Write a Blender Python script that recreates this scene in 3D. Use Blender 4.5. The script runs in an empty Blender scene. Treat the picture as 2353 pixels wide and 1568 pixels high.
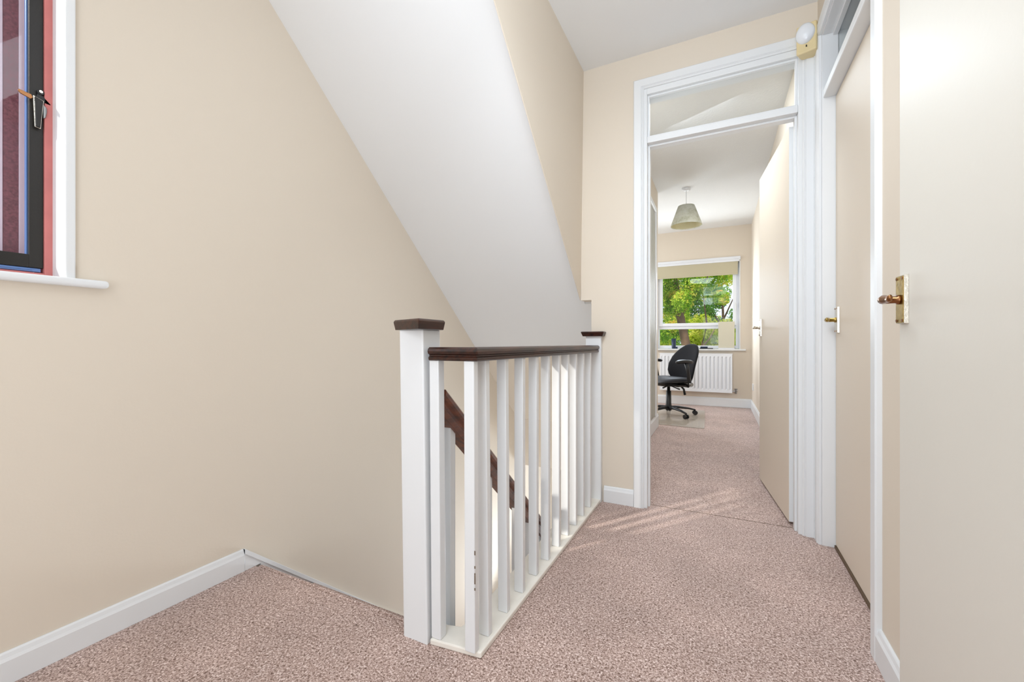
import bpy, bmesh, math, random
from mathutils import Vector, Matrix
random.seed(7)
PI = math.pi
SC = bpy.context.scene
COL = SC.collection

# ------------------------------------------------------------------ camera, world, light
cam = bpy.data.cameras.new('camera')
cam.sensor_width = 36.0
cam.lens = 957.0 / 2353.0 * 36.0
cam.shift_y = 5.0 / 2353.0
cam.clip_start = 0.02
camo = bpy.data.objects.new('camera', cam)
COL.objects.link(camo)
camo.location = (0, 0, 0.90)
camo.rotation_euler = (PI / 2, 0, math.radians(26.42))
SC.camera = camo

SC.view_settings.view_transform = 'Standard'
SC.view_settings.look = 'None'
SC.view_settings.gamma = 1.0
SC.view_settings.use_curve_mapping = False
SC.view_settings.exposure = 0.02

wd = bpy.data.worlds.new('World')
SC.world = wd
wd.use_nodes = True
bg = wd.node_tree.nodes['Background']
bg.inputs[0].default_value = (0.78, 0.88, 1.0, 1)
bg.inputs[1].default_value = 1.5


def lamp(name, kind, loc, rot, energy, size=None, sizey=None, color=(1, 1, 1), **kw):
    l = bpy.data.lights.new(name, kind)
    l.energy = energy
    l.color = color
    if kind == 'AREA':
        l.shape = 'RECTANGLE'
        l.size = size
        l.size_y = sizey or size
    for k, v in kw.items():
        setattr(l, k, v)
    o = bpy.data.objects.new(name, l)
    o.location = loc
    o.rotation_euler = rot
    COL.objects.link(o)
    return o


def aim(o, d):
    o.rotation_euler = Vector(d).to_track_quat('-Z', 'Y').to_euler()
    return o


SUN_DIR = Vector((0.58, 0.81, -0.62))
COOL = (0.83, 0.925, 1.02)
aim(lamp('sun', 'SUN', (-6, -8, 8), (0, 0, 0), 2.8, color=(1.0, 0.95, 0.86), angle=math.radians(3.0)), SUN_DIR)
# landing: unseen fill lamps added to even out the brightness, then window daylight
aim(lamp('landing_ceiling_fill', 'AREA', (-0.55, -0.75, 2.30), (0, 0, 0), 9.5, 1.5, 0.6, color=COOL), (0, 0.55, -0.8))
aim(lamp('landing_mid_fill', 'AREA', (-0.20, 0.85, 2.42), (0, 0, 0), 5.71, 0.7, 0.5, color=COOL), (-0.25, 1.0, -0.9))
aim(lamp('landing_low_fill', 'AREA', (-0.35, 0.75, 2.10), (0, 0, 0), 4.6, 0.4, 0.4, color=COOL, spread=math.radians(115)), (0.10, 1.0, -1.15))
aim(lamp('landing_left_fill', 'AREA', (-0.60, 0.55, 2.44), (0, 0, 0), 3.0, 0.6, 0.5, color=COOL), (0.15, 0.8, -1.0))
aim(lamp('landing_back_fill', 'AREA', (-0.30, -0.95, 0.9), (0, 0, 0), 19.0, 1.2, 1.6, color=COOL), (-0.05, 1, 0.0))  # added fill behind the camera, facing down the landing
aim(lamp('landing_up_fill', 'AREA', (-0.05, -0.10, 1.0), (0, 0, 0), 3.5, 0.35, 0.35, color=COOL, spread=math.radians(95)), (0.08, 1.0, 0.95))  # unseen upward fill added to lift the ceiling
aim(lamp('window_daylight', 'AREA', (-1.60, 0.10, 1.62), (0, 0, 0), 1.10, 0.5, 1.0, color=(0.83, 0.93, 1.0)), (1, 0.45, -0.10))
# bedroom: unseen side and door fills added, plus daylight at the window seen
aim(lamp('bedroom_side_fill', 'AREA', (-2.3, 5.7, 1.4), (0, 0, 0), 40.77, 1.3, 1.4, color=COOL), (1, -0.30, -0.12))  # added lamp inside the room, no window there
aim(lamp('bedroom_window_daylight', 'AREA', (-0.3, 6.45, 1.50), (0, 0, 0), 18.90, 1.05, 0.8, color=COOL), (0, -1, -0.1))
aim(lamp('bedroom_door_fill', 'AREA', (-0.25, 3.0, 2.45), (0, 0, 0), 20.12, 0.5, 0.9, color=COOL), (0.15, 0.3, -1))
# unseen fill lamps added in the stairwell and the hall below
aim(lamp('stair_fill', 'AREA', (-1.2, 3.1, -1.1), (0, 0, 0), 7.5, 0.5, 0.5, color=COOL), (-0.08, -0.55, 1.0))
aim(lamp('lower_hall_fill', 'AREA', (-1.0, 5.1, -1.6), (0, 0, 0), 25.0, 0.6, 0.8, color=COOL, spread=math.radians(75)), (0.06, -1, 0.72))

# ------------------------------------------------------------------ materials


def lin(c):
    return tuple((x / 12.92 if x <= 0.04045 else ((x + 0.055) / 1.055) ** 2.4) for x in [v / 255.0 for v in c]) + (1.0,)


def mat(name, rgb, rough=0.6, metal=0.0, bump=0.0, bscale=60.0, var=0.0, vscale=6.0, spec=0.5, coat=0.0, **kw):
    m = bpy.data.materials.new(name)
    m.use_nodes = True
    nt = m.node_tree
    b = nt.nodes['Principled BSDF']
    b.inputs['Base Color'].default_value = lin(rgb)
    b.inputs['Roughness'].default_value = rough
    b.inputs['Metallic'].default_value = metal
    b.inputs['Specular IOR Level'].default_value = spec
    b.inputs['Coat Weight'].default_value = coat
    tc = nt.nodes.new('ShaderNodeTexCoord')
    if var > 0:
        n = nt.nodes.new('ShaderNodeTexNoise')
        n.inputs['Scale'].default_value = vscale
        n.inputs['Detail'].default_value = 4
        nt.links.new(tc.outputs['Object'], n.inputs['Vector'])
        r = nt.nodes.new('ShaderNodeMapRange')
        r.inputs['From Min'].default_value = 0.3
        r.inputs['From Max'].default_value = 0.7
        r.inputs['To Min'].default_value = 1 - var
        r.inputs['To Max'].default_value = 1 + var
        nt.links.new(n.outputs['Fac'], r.inputs['Value'])
        mx = nt.nodes.new('ShaderNodeVectorMath')
        mx.operation = 'SCALE'
        mx.inputs[0].default_value = lin(rgb)[:3]
        nt.links.new(r.outputs['Result'], mx.inputs['Scale'])
        nt.links.new(mx.outputs['Vector'], b.inputs['Base Color'])
    if bump > 0:
        n2 = nt.nodes.new('ShaderNodeTexNoise')
        n2.inputs['Scale'].default_value = bscale
        n2.inputs['Detail'].default_value = 3
        nt.links.new(tc.outputs['Object'], n2.inputs['Vector'])
        bp = nt.nodes.new('ShaderNodeBump')
        bp.inputs['Strength'].default_value = bump
        bp.inputs['Distance'].default_value = 0.002
        nt.links.new(n2.outputs['Fac'], bp.inputs['Height'])
        nt.links.new(bp.outputs['Normal'], b.inputs['Normal'])
    return m


def ramp(nt, stops):
    r = nt.nodes.new('ShaderNodeValToRGB')
    e = r.color_ramp.elements
    e[0].position, e[0].color = stops[0][0], lin(stops[0][1])
    e[1].position, e[1].color = stops[-1][0], lin(stops[-1][1])
    for p, c in stops[1:-1]:
        x = e.new(p)
        x.color = lin(c)
    return r


def carpet_mat():
    m = bpy.data.materials.new('mauve_carpet')
    m.use_nodes = True
    nt = m.node_tree
    b = nt.nodes['Principled BSDF']
    b.inputs['Roughness'].default_value = 0.95
    b.inputs['Specular IOR Level'].default_value = 0.1
    b.inputs['Sheen Weight'].default_value = 0.25
    b.inputs['Sheen Roughness'].default_value = 0.5
    tc = nt.nodes.new('ShaderNodeTexCoord')
    n = nt.nodes.new('ShaderNodeTexNoise')
    n.inputs['Scale'].default_value = 190
    n.inputs['Detail'].default_value = 3
    n.inputs['Roughness'].default_value = 0.6
    n.inputs['Distortion'].default_value = 0.8
    nt.links.new(tc.outputs['Object'], n.inputs['Vector'])
    rp = ramp(nt, [(0.36, (112, 84, 72)), (0.48, (180, 152, 140)), (0.56, (206, 180, 170)), (0.66, (244, 225, 219))])
    nt.links.new(n.outputs['Fac'], rp.inputs['Fac'])
    n2 = nt.nodes.new('ShaderNodeTexNoise')
    n2.inputs['Scale'].default_value = 3.2
    n2.inputs['Detail'].default_value = 4
    nt.links.new(tc.outputs['Object'], n2.inputs['Vector'])
    r2 = nt.nodes.new('ShaderNodeMapRange')
    r2.inputs['From Min'].default_value = 0.3
    r2.inputs['From Max'].default_value = 0.7
    r2.inputs['To Min'].default_value = 0.86
    r2.inputs['To Max'].default_value = 1.09
    nt.links.new(n2.outputs['Fac'], r2.inputs['Value'])
    mx = nt.nodes.new('ShaderNodeVectorMath')
    mx.operation = 'SCALE'
    nt.links.new(rp.outputs['Color'], mx.inputs[0])
    nt.links.new(r2.outputs['Result'], mx.inputs['Scale'])
    # scattered dark specks of lint
    v = nt.nodes.new('ShaderNodeTexVoronoi')
    v.inputs['Scale'].default_value = 9
    nt.links.new(tc.outputs['Object'], v.inputs['Vector'])
    lt = nt.nodes.new('ShaderNodeMath')
    lt.operation = 'LESS_THAN'
    lt.inputs[1].default_value = 0.030
    nt.links.new(v.outputs['Distance'], lt.inputs[0])
    mm = nt.nodes.new('ShaderNodeMixRGB')
    mm.inputs['Color2'].default_value = lin((88, 62, 50))
    nt.links.new(lt.outputs[0], mm.inputs['Fac'])
    nt.links.new(mx.outputs['Vector'], mm.inputs['Color1'])
    nt.links.new(mm.outputs['Color'], b.inputs['Base Color'])
    bp = nt.nodes.new('ShaderNodeBump')
    bp.inputs['Strength'].default_value = 0.55
    bp.inputs['Distance'].default_value = 0.004
    nt.links.new(n.outputs['Fac'], bp.inputs['Height'])
    nt.links.new(bp.outputs['Normal'], b.inputs['Normal'])
    return m


def wood_mat(name, c1, c2, rough=0.28):
    m = bpy.data.materials.new(name)
    m.use_nodes = True
    nt = m.node_tree
    b = nt.nodes['Principled BSDF']
    b.inputs['Roughness'].default_value = rough
    b.inputs['Coat Weight'].default_value = 0.12
    b.inputs['Coat Roughness'].default_value = 0.15
    tc = nt.nodes.new('ShaderNodeTexCoord')
    mp = nt.nodes.new('ShaderNodeMapping')
    mp.inputs['Scale'].default_value = (30, 3, 30)
    nt.links.new(tc.outputs['Object'], mp.inputs['Vector'])
    n = nt.nodes.new('ShaderNodeTexNoise')
    n.inputs['Scale'].default_value = 2.0
    n.inputs['Detail'].default_value = 6
    nt.links.new(mp.outputs['Vector'], n.inputs['Vector'])
    rp = ramp(nt, [(0.35, c1), (0.65, c2)])
    nt.links.new(n.outputs['Fac'], rp.inputs['Fac'])
    nt.links.new(rp.outputs['Color'], b.inputs['Base Color'])
    return m


def glass_mat(name, tint=(1, 1, 1, 1), refl=0.06):
    m = bpy.data.materials.new(name)
    m.use_nodes = True
    nt = m.node_tree
    nt.nodes.clear()
    out = nt.nodes.new('ShaderNodeOutputMaterial')
    t = nt.nodes.new('ShaderNodeBsdfTransparent')
    t.inputs[0].default_value = tint
    g = nt.nodes.new('ShaderNodeBsdfGlossy')
    g.inputs['Roughness'].default_value = 0.02
    mx = nt.nodes.new('ShaderNodeMixShader')
    mx.inputs[0].default_value = refl
    nt.links.new(t.outputs[0], mx.inputs[1])
    nt.links.new(g.outputs[0], mx.inputs[2])
    nt.links.new(mx.outputs[0], out.inputs[0])
    return m


def leaf_mat(name, stops, scale=0.9):
    m = bpy.data.materials.new(name)
    m.use_nodes = True
    nt = m.node_tree
    nt.nodes.clear()
    out = nt.nodes.new('ShaderNodeOutputMaterial')
    tc = nt.nodes.new('ShaderNodeTexCoord')
    n = nt.nodes.new('ShaderNodeTexNoise')
    n.inputs['Scale'].default_value = scale * 2.2
    n.inputs['Detail'].default_value = 8
    n.inputs['Roughness'].default_value = 0.85
    nt.links.new(tc.outputs['Object'], n.inputs['Vector'])
    rp = ramp(nt, stops)
    nt.links.new(n.outputs['Fac'], rp.inputs['Fac'])
    d = nt.nodes.new('ShaderNodeBsdfDiffuse')
    t = nt.nodes.new('ShaderNodeBsdfTranslucent')
    nt.links.new(rp.outputs['Color'], d.inputs[0])
    nt.links.new(rp.outputs['Color'], t.inputs[0])
    mx = nt.nodes.new('ShaderNodeMixShader')
    mx.inputs[0].default_value = 0.45
    nt.links.new(d.outputs[0], mx.inputs[1])
    nt.links.new(t.outputs[0], mx.inputs[2])
    nt.links.new(mx.outputs[0], out.inputs[0])
    return m


WALL = mat('beige_wall_paint', (226, 214, 198), 0.75, bump=0.10, bscale=120, spec=0.25)
CEIL = mat('white_ceiling_paint', (238, 238, 238), 0.8, bump=0.08, bscale=90, spec=0.2)
ARTEX = mat('textured_white_ceiling', (232, 231, 229), 0.8, bump=0.9, bscale=75, spec=0.2)
WHITE = mat('white_gloss_paint', (232, 233, 234), 0.38, bump=0.03, bscale=45)
WORN = mat('worn_white_paint', (238, 232, 222), 0.45, bump=0.35, bscale=60, var=0.04, vscale=18)
UPVC = mat('white_plastic_frame', (236, 238, 243), 0.3)
DOORM = mat('cream_door_paint', (227, 214, 197), 0.46, bump=0.05, bscale=30)
DOORW = mat('pale_cream_door_paint', (226, 221, 211), 0.40, bump=0.10, bscale=70)
CARPET = carpet_mat()
DWOOD = wood_mat('dark_varnished_wood', (26, 13, 9), (66, 33, 20), 0.34)
RWOOD = wood_mat('red_brown_varnished_wood', (66, 29, 12), (118, 58, 28), 0.28)
BRASS = mat('worn_brass', (176, 150, 84), 0.32, 1.0, bump=0.3, bscale=120, var=0.2, vscale=60)
BRONZE = mat('tarnished_bronze', (150, 105, 70), 0.25, 1.0, var=0.25, vscale=50)
NICKEL = mat('worn_nickel', (214, 208, 196), 0.25, 1.0, bump=0.3, bscale=150, var=0.12, vscale=70)
STEEL = mat('grey_steel', (150, 150, 150), 0.3, 1.0)
GLASS = glass_mat('clear_glass', refl=0.015)
OBSC = glass_mat('transom_glass', (0.93, 0.94, 0.94, 1), 0.02)
BLACKF = mat('black_window_frame', (26, 23, 20), 0.45, bump=0.2, bscale=200)
BLUEAL = mat('blue_anodised_edge', (104, 138, 196), 0.3, 0.2)
REDT = mat('red_primed_timber', (205, 122, 118), 0.6, var=0.08, vscale=14, bump=0.15)
BRICK = mat('red_brown_timber_speckled', (128, 78, 88), 0.6, var=0.3, vscale=160)
PINKW = mat('pinkish_white_timber', (226, 212, 226), 0.5, var=0.03)
GAP = mat('dark_brown_threshold', (104, 84, 64), 0.7)
PLCREAM = mat('yellowed_plastic', (226, 206, 158), 0.4)
DOME = mat('milky_sensor_dome', (234, 236, 240), 0.22)
BLACK = mat('black_plastic', (20, 20, 22), 0.4)
FABRIC = mat('charcoal_fabric', (31, 31, 35), 0.9, bump=0.5, bscale=400, var=0.08, vscale=200, spec=0.25)
LEATHR = mat('dark_seat_fabric', (36, 38, 46), 0.55)
MATP = mat('clear_floor_protector', (205, 192, 176), 0.12)
MATP.node_tree.nodes['Principled BSDF'].inputs['Alpha'].default_value = 0.62
RAD = mat('white_radiator_enamel', (238, 240, 244), 0.3)
BLIND = mat('taupe_blind_fabric', (196, 187, 160), 0.9, bump=0.2, bscale=300)
BOARD = mat('cream_board', (212, 206, 186), 0.6)
NAVY = mat('navy_blue_plastic', (28, 46, 74), 0.35)
SHADE = leaf_mat('mottled_paper_shade', [(0.36, (212, 212, 192)), (0.5, (240, 240, 230)), (0.62, (246, 246, 240))], 7.0)
SHADEI = leaf_mat('cream_shade_lining', [(0.3, (236, 226, 190)), (0.7, (244, 238, 214))], 7.0)
GREYP = mat('shade_grey_ribbed_panel', (186, 184, 175), 0.5)  # grey puts the shade on the cupboard front into its colour
BARK = mat('bark', (112, 86, 66), 0.9, bump=0.9, bscale=8, var=0.35, vscale=3)
GRASS = mat('garden_grass', (92, 128, 52), 0.9, var=0.2, vscale=2)
LEAFG = leaf_mat('green_leaves', [(0.36, (50, 96, 34)), (0.46, (112, 164, 48)), (0.53, (196, 218, 76)), (0.60, (250, 214, 110))], 0.9)
LEAFD = leaf_mat('dark_green_leaves', [(0.34, (50, 100, 60)), (0.5, (104, 156, 66)), (0.66, (190, 214, 100))], 1.1)
LEAFY = leaf_mat('yellow_green_leaves', [(0.34, (120, 160, 40)), (0.48, (206, 214, 60)), (0.56, (226, 226, 120)), (0.66, (250, 200, 90))], 1.2)

# ------------------------------------------------------------------ mesh helpers


def box(bm, x0, x1, y0, y1, z0, z1):
    v = [bm.verts.new(p) for p in ((x0, y0, z0), (x1, y0, z0), (x1, y1, z0), (x0, y1, z0),
                                   (x0, y0, z1), (x1, y0, z1), (x1, y1, z1), (x0, y1, z1))]
    for f in ((0, 3, 2, 1), (4, 5, 6, 7), (0, 1, 5, 4), (1, 2, 6, 5), (2, 3, 7, 6), (3, 0, 4, 7)):
        bm.faces.new([v[i] for i in f])
    return bm


def prism(bm, pts, vec):
    """polygon pts (3-D, planar) extruded by vec"""
    vec = Vector(vec)
    a = [bm.verts.new(p) for p in pts]
    b = [bm.verts.new(Vector(p) + vec) for p in pts]
    n = len(pts)
    bm.faces.new(a[::-1])
    bm.faces.new(b)
    for i in range(n):
        bm.faces.new((a[i], a[(i + 1) % n], b[(i + 1) % n], b[i]))
    return bm


def tube(bm, pts, radii, seg=12, cap=True):
    if not isinstance(radii, (list, tuple)):
        radii = [radii] * len(pts)
    pts = [Vector(p) for p in pts]
    rings = []
    up = Vector((0, 0, 1))
    for i, p in enumerate(pts):
        t = (pts[min(i + 1, len(pts) - 1)] - pts[max(i - 1, 0)]).normalized()
        u = up if abs(t.z) < 0.95 else Vector((1, 0, 0))
        a = t.cross(u).normalized()
        b = t.cross(a).normalized()
        rings.append([bm.verts.new(p + radii[i] * (math.cos(2 * PI * k / seg) * a + math.sin(2 * PI * k / seg) * b)) for k in range(seg)])
    for r, s in zip(rings, rings[1:]):
        for k in range(seg):
            bm.faces.new((r[k], r[(k + 1) % seg], s[(k + 1) % seg], s[k]))
    if cap:
        bm.faces.new(rings[0])
        bm.faces.new(rings[-1][::-1])
    return bm


def lathe(bm, prof, seg=32, c=(0, 0, 0), axis='Z'):
    rings = []
    for r, z in prof:
        ring = []
        for k in range(seg):
            a = 2 * PI * k / seg
            p = Vector((r * math.cos(a), r * math.sin(a), z))
            if axis == 'X':
                p = Vector((z, r * math.cos(a), r * math.sin(a)))
            elif axis == 'Y':
                p = Vector((r * math.cos(a), z, r * math.sin(a)))
            ring.append(bm.verts.new(p + Vector(c)))
        rings.append(ring)
    for r, s in zip(rings, rings[1:]):
        for k in range(seg):
            bm.faces.new((r[k], r[(k + 1) % seg], s[(k + 1) % seg], s[k]))
    if prof[0][0] > 1e-6:
        bm.faces.new(rings[0][::-1])
    if prof[-1][0] > 1e-6:
        bm.faces.new(rings[-1])
    return bm


def extrude_profile(bm, prof, path, updir=(0, 0, 1)):
    """prof: list of (side, up); path: list of points; mitred sweep, closed profile, caps"""
    path = [Vector(p) for p in path]
    up = Vector(updir)
    rings = []
    n = len(path)
    for i, p in enumerate(path):
        d0 = (path[i] - path[i - 1]).normalized() if i > 0 else (path[1] - path[0]).normalized()
        d1 = (path[i + 1] - path[i]).normalized() if i < n - 1 else d0
        s0 = d0.cross(up).normalized()
        s1 = d1.cross(up).normalized()
        s = (s0 + s1)
        s = s / max(1e-6, s.length_squared) * 2
        rings.append([bm.verts.new(p + s * a + up * b) for a, b in prof])
    m = len(prof)
    for r, q in zip(rings, rings[1:]):
        for k in range(m):
            bm.faces.new((r[k], r[(k + 1) % m], q[(k + 1) % m], q[k]))
    bm.faces.new(rings[0][::-1])
    bm.faces.new(rings[-1])
    return bm


def obj(name, bm, m, parent=None, bevel=0.0, smooth=False, seg=2, sub=0, loc=None):
    bmesh.ops.recalc_face_normals(bm, faces=bm.faces)
    me = bpy.data.meshes.new(name)
    bm.to_mesh(me)
    bm.free()
    me.materials.append(m)
    o = bpy.data.objects.new(name, me)
    COL.objects.link(o)
    if bevel:
        b = o.modifiers.new('bevel', 'BEVEL')
        b.width = bevel
        b.segments = seg
        b.limit_method = 'ANGLE'
        b.angle_limit = math.radians(40)
        b.harden_normals = False
    if sub:
        s = o.modifiers.new('subsurf', 'SUBSURF')
        s.levels = s.render_levels = sub
    if smooth:
        for p in me.polygons:
            p.use_smooth = True
    if parent:
        o.parent = parent
    if loc:
        o.location = loc
    return o


def tag(o, label, cat, group=None, kind=None):
    o['label'] = label
    o['category'] = cat
    if group:
        o['group'] = group
    if kind:
        o['kind'] = kind
    return o


def empty(name, loc=(0, 0, 0), rz=0.0):
    o = bpy.data.objects.new(name, None)
    o.empty_display_size = 0.1
    o.location = loc
    o.rotation_euler = (0, 0, rz)
    COL.objects.link(o)
    return o


def N():
    return bmesh.new()


def bx(*a):
    return box(N(), *a)


# ------------------------------------------------------------------ dimensions (metres; camera at x=0,y=0)
XL = -1.69            # left wall face
XR = 0.41             # right wall face
YF = 2.36             # doorway wall, landing side
YF2 = 2.46            # doorway wall, bedroom side
HC = 2.485            # landing ceiling
HB = 2.550            # bedroom ceiling
YB = 6.62             # bedroom window wall
YK = -1.10            # wall behind the camera
NOSE = 1.068          # top stair nosing
SLOPE = 0.883
XA = -0.70            # inner edge of stair well

# ------------------------------------------------------------------ floor
bm = N()
box(bm, XL, XR + 0.10, YK, NOSE - 0.022, -0.22, 0.0)
box(bm, XA, XR + 0.10, NOSE - 0.022, YF + 0.06, -0.22, 0.0)
tag(obj('floor', bm, CARPET), 'mauve brown carpet covering the landing around the stairwell', 'floor', kind='structure')
bm = N()
box(bm, -0.60, 0.43, YF + 0.062, 4.8, -0.22, -0.002)
box(bm, -2.75, 0.43, 4.8, YB + 0.1, -0.22, -0.002)
tag(obj('floor', bm, CARPET), 'mauve brown carpet of the bedroom beyond the open doorway', 'floor', kind='structure')
tag(obj('floor', bx(XL, XA, 3.75, 5.3, -2.8, -2.6), CARPET), 'carpet of the hall below, at the foot of the stairs', 'floor', kind='structure')
bm = N()
box(bm, -0.350, 0.334, YF + 0.0595, YF + 0.0655, -0.01, 0.001)
tag(obj('trim_1', bm, GAP, bevel=0.002), 'thin carpet joint strip across the bedroom doorway', 'threshold strip', kind='structure')

# ------------------------------------------------------------------ walls
WY0, WY1, WZ0, WZ1 = -0.12, 0.512, 1.080, 2.20
bm = N()
T = 0.20
box(bm, XL - T, XL, YK, WY0, -2.7, HC)
box(bm, XL - T, XL, WY1, 5.3, -2.7, HC)
box(bm, XL - T, XL, WY0, WY1, -2.7, WZ0)
box(bm, XL - T, XL, WY0, WY1, WZ1, HC)
tag(obj('wall_left', bm, WALL), 'beige wall with the window, running down beside the stairs', 'wall', kind='structure')
# right wall: door_2 opening y 1.55..2.285, door_3 opening y 0.46..1.27
D2A, D2B = 1.555, 2.285
D3A, D3B = 0.48, 1.322
DH = 1.985
bm = N()
box(bm, XR, XR + 0.11, D3B, D2A, 0.0, HC)
box(bm, XR, XR + 0.11, D2B, YF, 0.0, HC)
box(bm, XR, XR + 0.11, D2A, D2B, 2.30, HC)
box(bm, XR, XR + 0.11, D3A, D3B, 2.30, HC)
box(bm, XR, XR + 0.11, YK, D3A, 0.0, HC)
tag(obj('wall_right', bm, WALL), 'beige wall on the right between the two side doors', 'wall', kind='structure')
bm = N()
box(bm, -0.722, -0.66, YF, YF2, 1.150, HC)
box(bm, -0.66, -0.385, YF, YF2, -0.02, HB)
box(bm, -0.385, 0.368, YF, YF2, 2.31, HB)
box(bm, 0.368, XR + 0.11, YF, YF2, -0.02, HB)
tag(obj('wall_front', bm, WALL), 'beige wall around the bedroom doorway, above the far newel post', 'wall', kind='structure')
tag(obj('wall_back', bx(XL - T, XR + 0.2, YK - 0.1, YK, -0.1, HC), WALL), 'beige wall behind the viewpoint', 'wall', kind='structure')
# cupboards behind the side doors
bm = N()
box(bm, XR + 0.11, XR + 0.95, D3A - 0.3, D3A - 0.2, 0, HC)
box(bm, XR + 0.95, XR + 1.05, D3A - 0.3, YF, 0, HC)
box(bm, XR + 0.11, XR + 0.95, YF - 0.02, YF + 0.08, 0, HC)
box(bm, XR + 0.11, XR + 0.95, 1.36, 1.46, 0, HC)
box(bm, XR + 0.10, XR + 1.05, D3A - 0.3, YF, -0.1, 0.0)
tag(obj('wall_cupboard', bm, WALL), 'plain walls of the rooms behind the side doors', 'wall', kind='structure')
# wall hanging over the stairwell
pan = N()
q = [(-0.713, 0.90, HC), (-0.722, YF + 0.01, HC), (-0.722, YF + 0.01, 1.150), (-0.714, 1.295, 2.118)]
prism(pan, [(-0.706, 0.885, HC), (-0.706, YF, HC), (-0.724, YF, 1.150), (-0.713, 1.295, 2.118)], (-0.004, 0, 0))
tag(obj('wall_stair_upper', pan, WALL), 'tall beige panel hanging over the landing edge above the banister', 'wall', kind='structure')
# wall under the landing edge, right of the flight, and continuing beyond under the bedroom
bm = N()
box(bm, XA, XA + 0.04, NOSE, 5.3, -2.7, -0.02)
box(bm, -0.66, -0.60, YF2, 4.8, -0.02, HB)
tag(obj('wall_stair_lower', bm, WALL), 'beige wall on the right of the stair flight below the landing', 'wall', kind='structure')
tag(obj('wall_lower_end', bx(XL, XA, 5.2, 5.3, -2.7, -0.2), WALL), 'beige end wall of the hall below', 'wall', kind='structure')
# bulkhead at foot of slope, lower ceiling
tag(obj('wall_bulkhead', bx(XL, -0.66, 3.515, 3.60, -0.23, 0.21), WALL), 'beige bulkhead below the sloping ceiling of the stairwell', 'wall', kind='structure')
tag(obj('ceiling', bx(XL, XA, 3.60, 5.2, -0.23, -0.16), CEIL), 'ceiling of the hall below', 'ceiling', kind='structure')
# bedroom walls
bm = N()
WBX0, WBX1, WBZ0, WBZ1 = -0.865, 0.268, 0.80, 2.115
box(bm, -2.85, WBX0, YB, YB + 0.25, -0.1, HB)
box(bm, WBX1, 0.55, YB, YB + 0.25, -0.1, HB)
box(bm, WBX0, WBX1, YB, YB + 0.25, -0.1, WBZ0)
box(bm, WBX0, WBX1, YB, YB + 0.25, WBZ1, HB)
tag(obj('wall_far', bm, WALL), 'bedroom wall around the garden window', 'wall', kind='structure')
tag(obj('wall_bedroom_right', bx(0.405, 0.52, YF2, YB, -0.1, HB), WALL), 'bedroom right hand wall behind the open door', 'wall', kind='structure')
bm = N()
box(bm, -2.85, -2.75, 4.7, YB, -0.1, HB)
box(bm, -2.75, -0.6605, 4.66, 4.76, -0.0, HB)
tag(obj('wall_bedroom_left', bm, WALL), 'bedroom walls to the left, out of the doorway view', 'wall', kind='structure')

# ------------------------------------------------------------------ ceilings
bm = N()
box(bm, XL - T, XR + 1.05, YK, 0.95, HC, HC + 0.1)
box(bm, -0.76, XR + 1.05, 0.95, YF, HC, HC + 0.1)
tag(obj('ceiling', bm, CEIL), 'flat white ceiling above the landing', 'ceiling', kind='structure')
bm = N()
box(bm, -2.85, 0.52, YF2, YB, HB, HB + 0.1)
tag(obj('ceiling', bm, ARTEX), 'textured white ceiling of the bedroom', 'ceiling', kind='structure')


def hs(y):
    return 2.335 - 0.89 * (y - 1.114)


bm = N()
yt, yl = 0.945, 2.80
prism(bm, [(XL, yt, hs(yt)), (XL, yl, hs(yl)), (XL, yl + 0.07, hs(yl) + 0.07), (XL, yt + 0.07, hs(yt) + 0.07)], (0.962, 0, 0))
prism(bm, [(-0.728, YF2, hs(YF2)), (-0.728, yl, hs(yl)), (-0.728, yl + 0.07, hs(yl) + 0.07), (-0.728, YF2, hs(YF2) + 0.07)], (0.066, 0, 0))
tag(obj('ceiling_sloped', bm, CEIL), 'wide white sloping underside of stairs above the stairwell', 'sloping ceiling', kind='structure')
bm = N()
y2 = 3.52
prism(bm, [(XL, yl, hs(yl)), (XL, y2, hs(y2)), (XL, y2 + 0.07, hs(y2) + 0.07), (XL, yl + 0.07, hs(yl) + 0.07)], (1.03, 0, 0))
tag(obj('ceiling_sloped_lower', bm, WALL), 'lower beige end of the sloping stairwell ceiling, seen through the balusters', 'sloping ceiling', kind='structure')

# ------------------------------------------------------------------ skirting


def skirt_prof(h, t=0.015):
    return [(0, 0), (t, 0), (t, h - 0.022), (t - 0.004, h - 0.014), (t - 0.007, h - 0.004), (t - 0.010, h), (0, h)]


def skirting(name, path, h, label, t=0.015):
    bm = extrude_profile(N(), skirt_prof(h, t), path)
    return tag(obj(name, bm, WHITE, bevel=0.001), label, 'skirting board', kind='structure')


skirting('baseboard_left', [(XL, YK, 0), (XL, 1.003, 0)], 0.085, 'white skirting board under the window wall, left of the stairs')
skirting('baseboard_front', [(-0.585, YF, 0), (-0.421, YF, 0)], 0.090, 'short white skirting board between far newel post and door frame')
skirting('baseboard_right', [(XR, 1.548, 0), (XR, 1.330, 0)], 0.096, 'white skirting board between the two right hand doors')
skirting('baseboard_far', [(-2.75, YB, 0), (0.405, YB, 0)], 0.125, 'white skirting board under the radiator in the bedroom')
skirting('baseboard_bedroom_right', [(0.405, YB - 0.016, 0), (0.405, 2.54, 0)], 0.125, 'white skirting board on the bedroom right wall')
skirting('baseboard_bedroom_left', [(-0.60, 2.50, 0), (-0.60, 4.75, 0)], 0.14, 'white skirting board below the built in cupboard inside the bedroom')

# ------------------------------------------------------------------ staircase
st = empty('staircase', (-1.2, 1.1, -0.2))
tag(st, 'carpeted stair flight going down beside the left wall, mostly hidden', 'staircase')


def child(o, p):
    """parent keeping world placement"""
    o.parent = p
    o.matrix_parent_inverse = p.matrix_basis.inverted()
    return o


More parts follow.
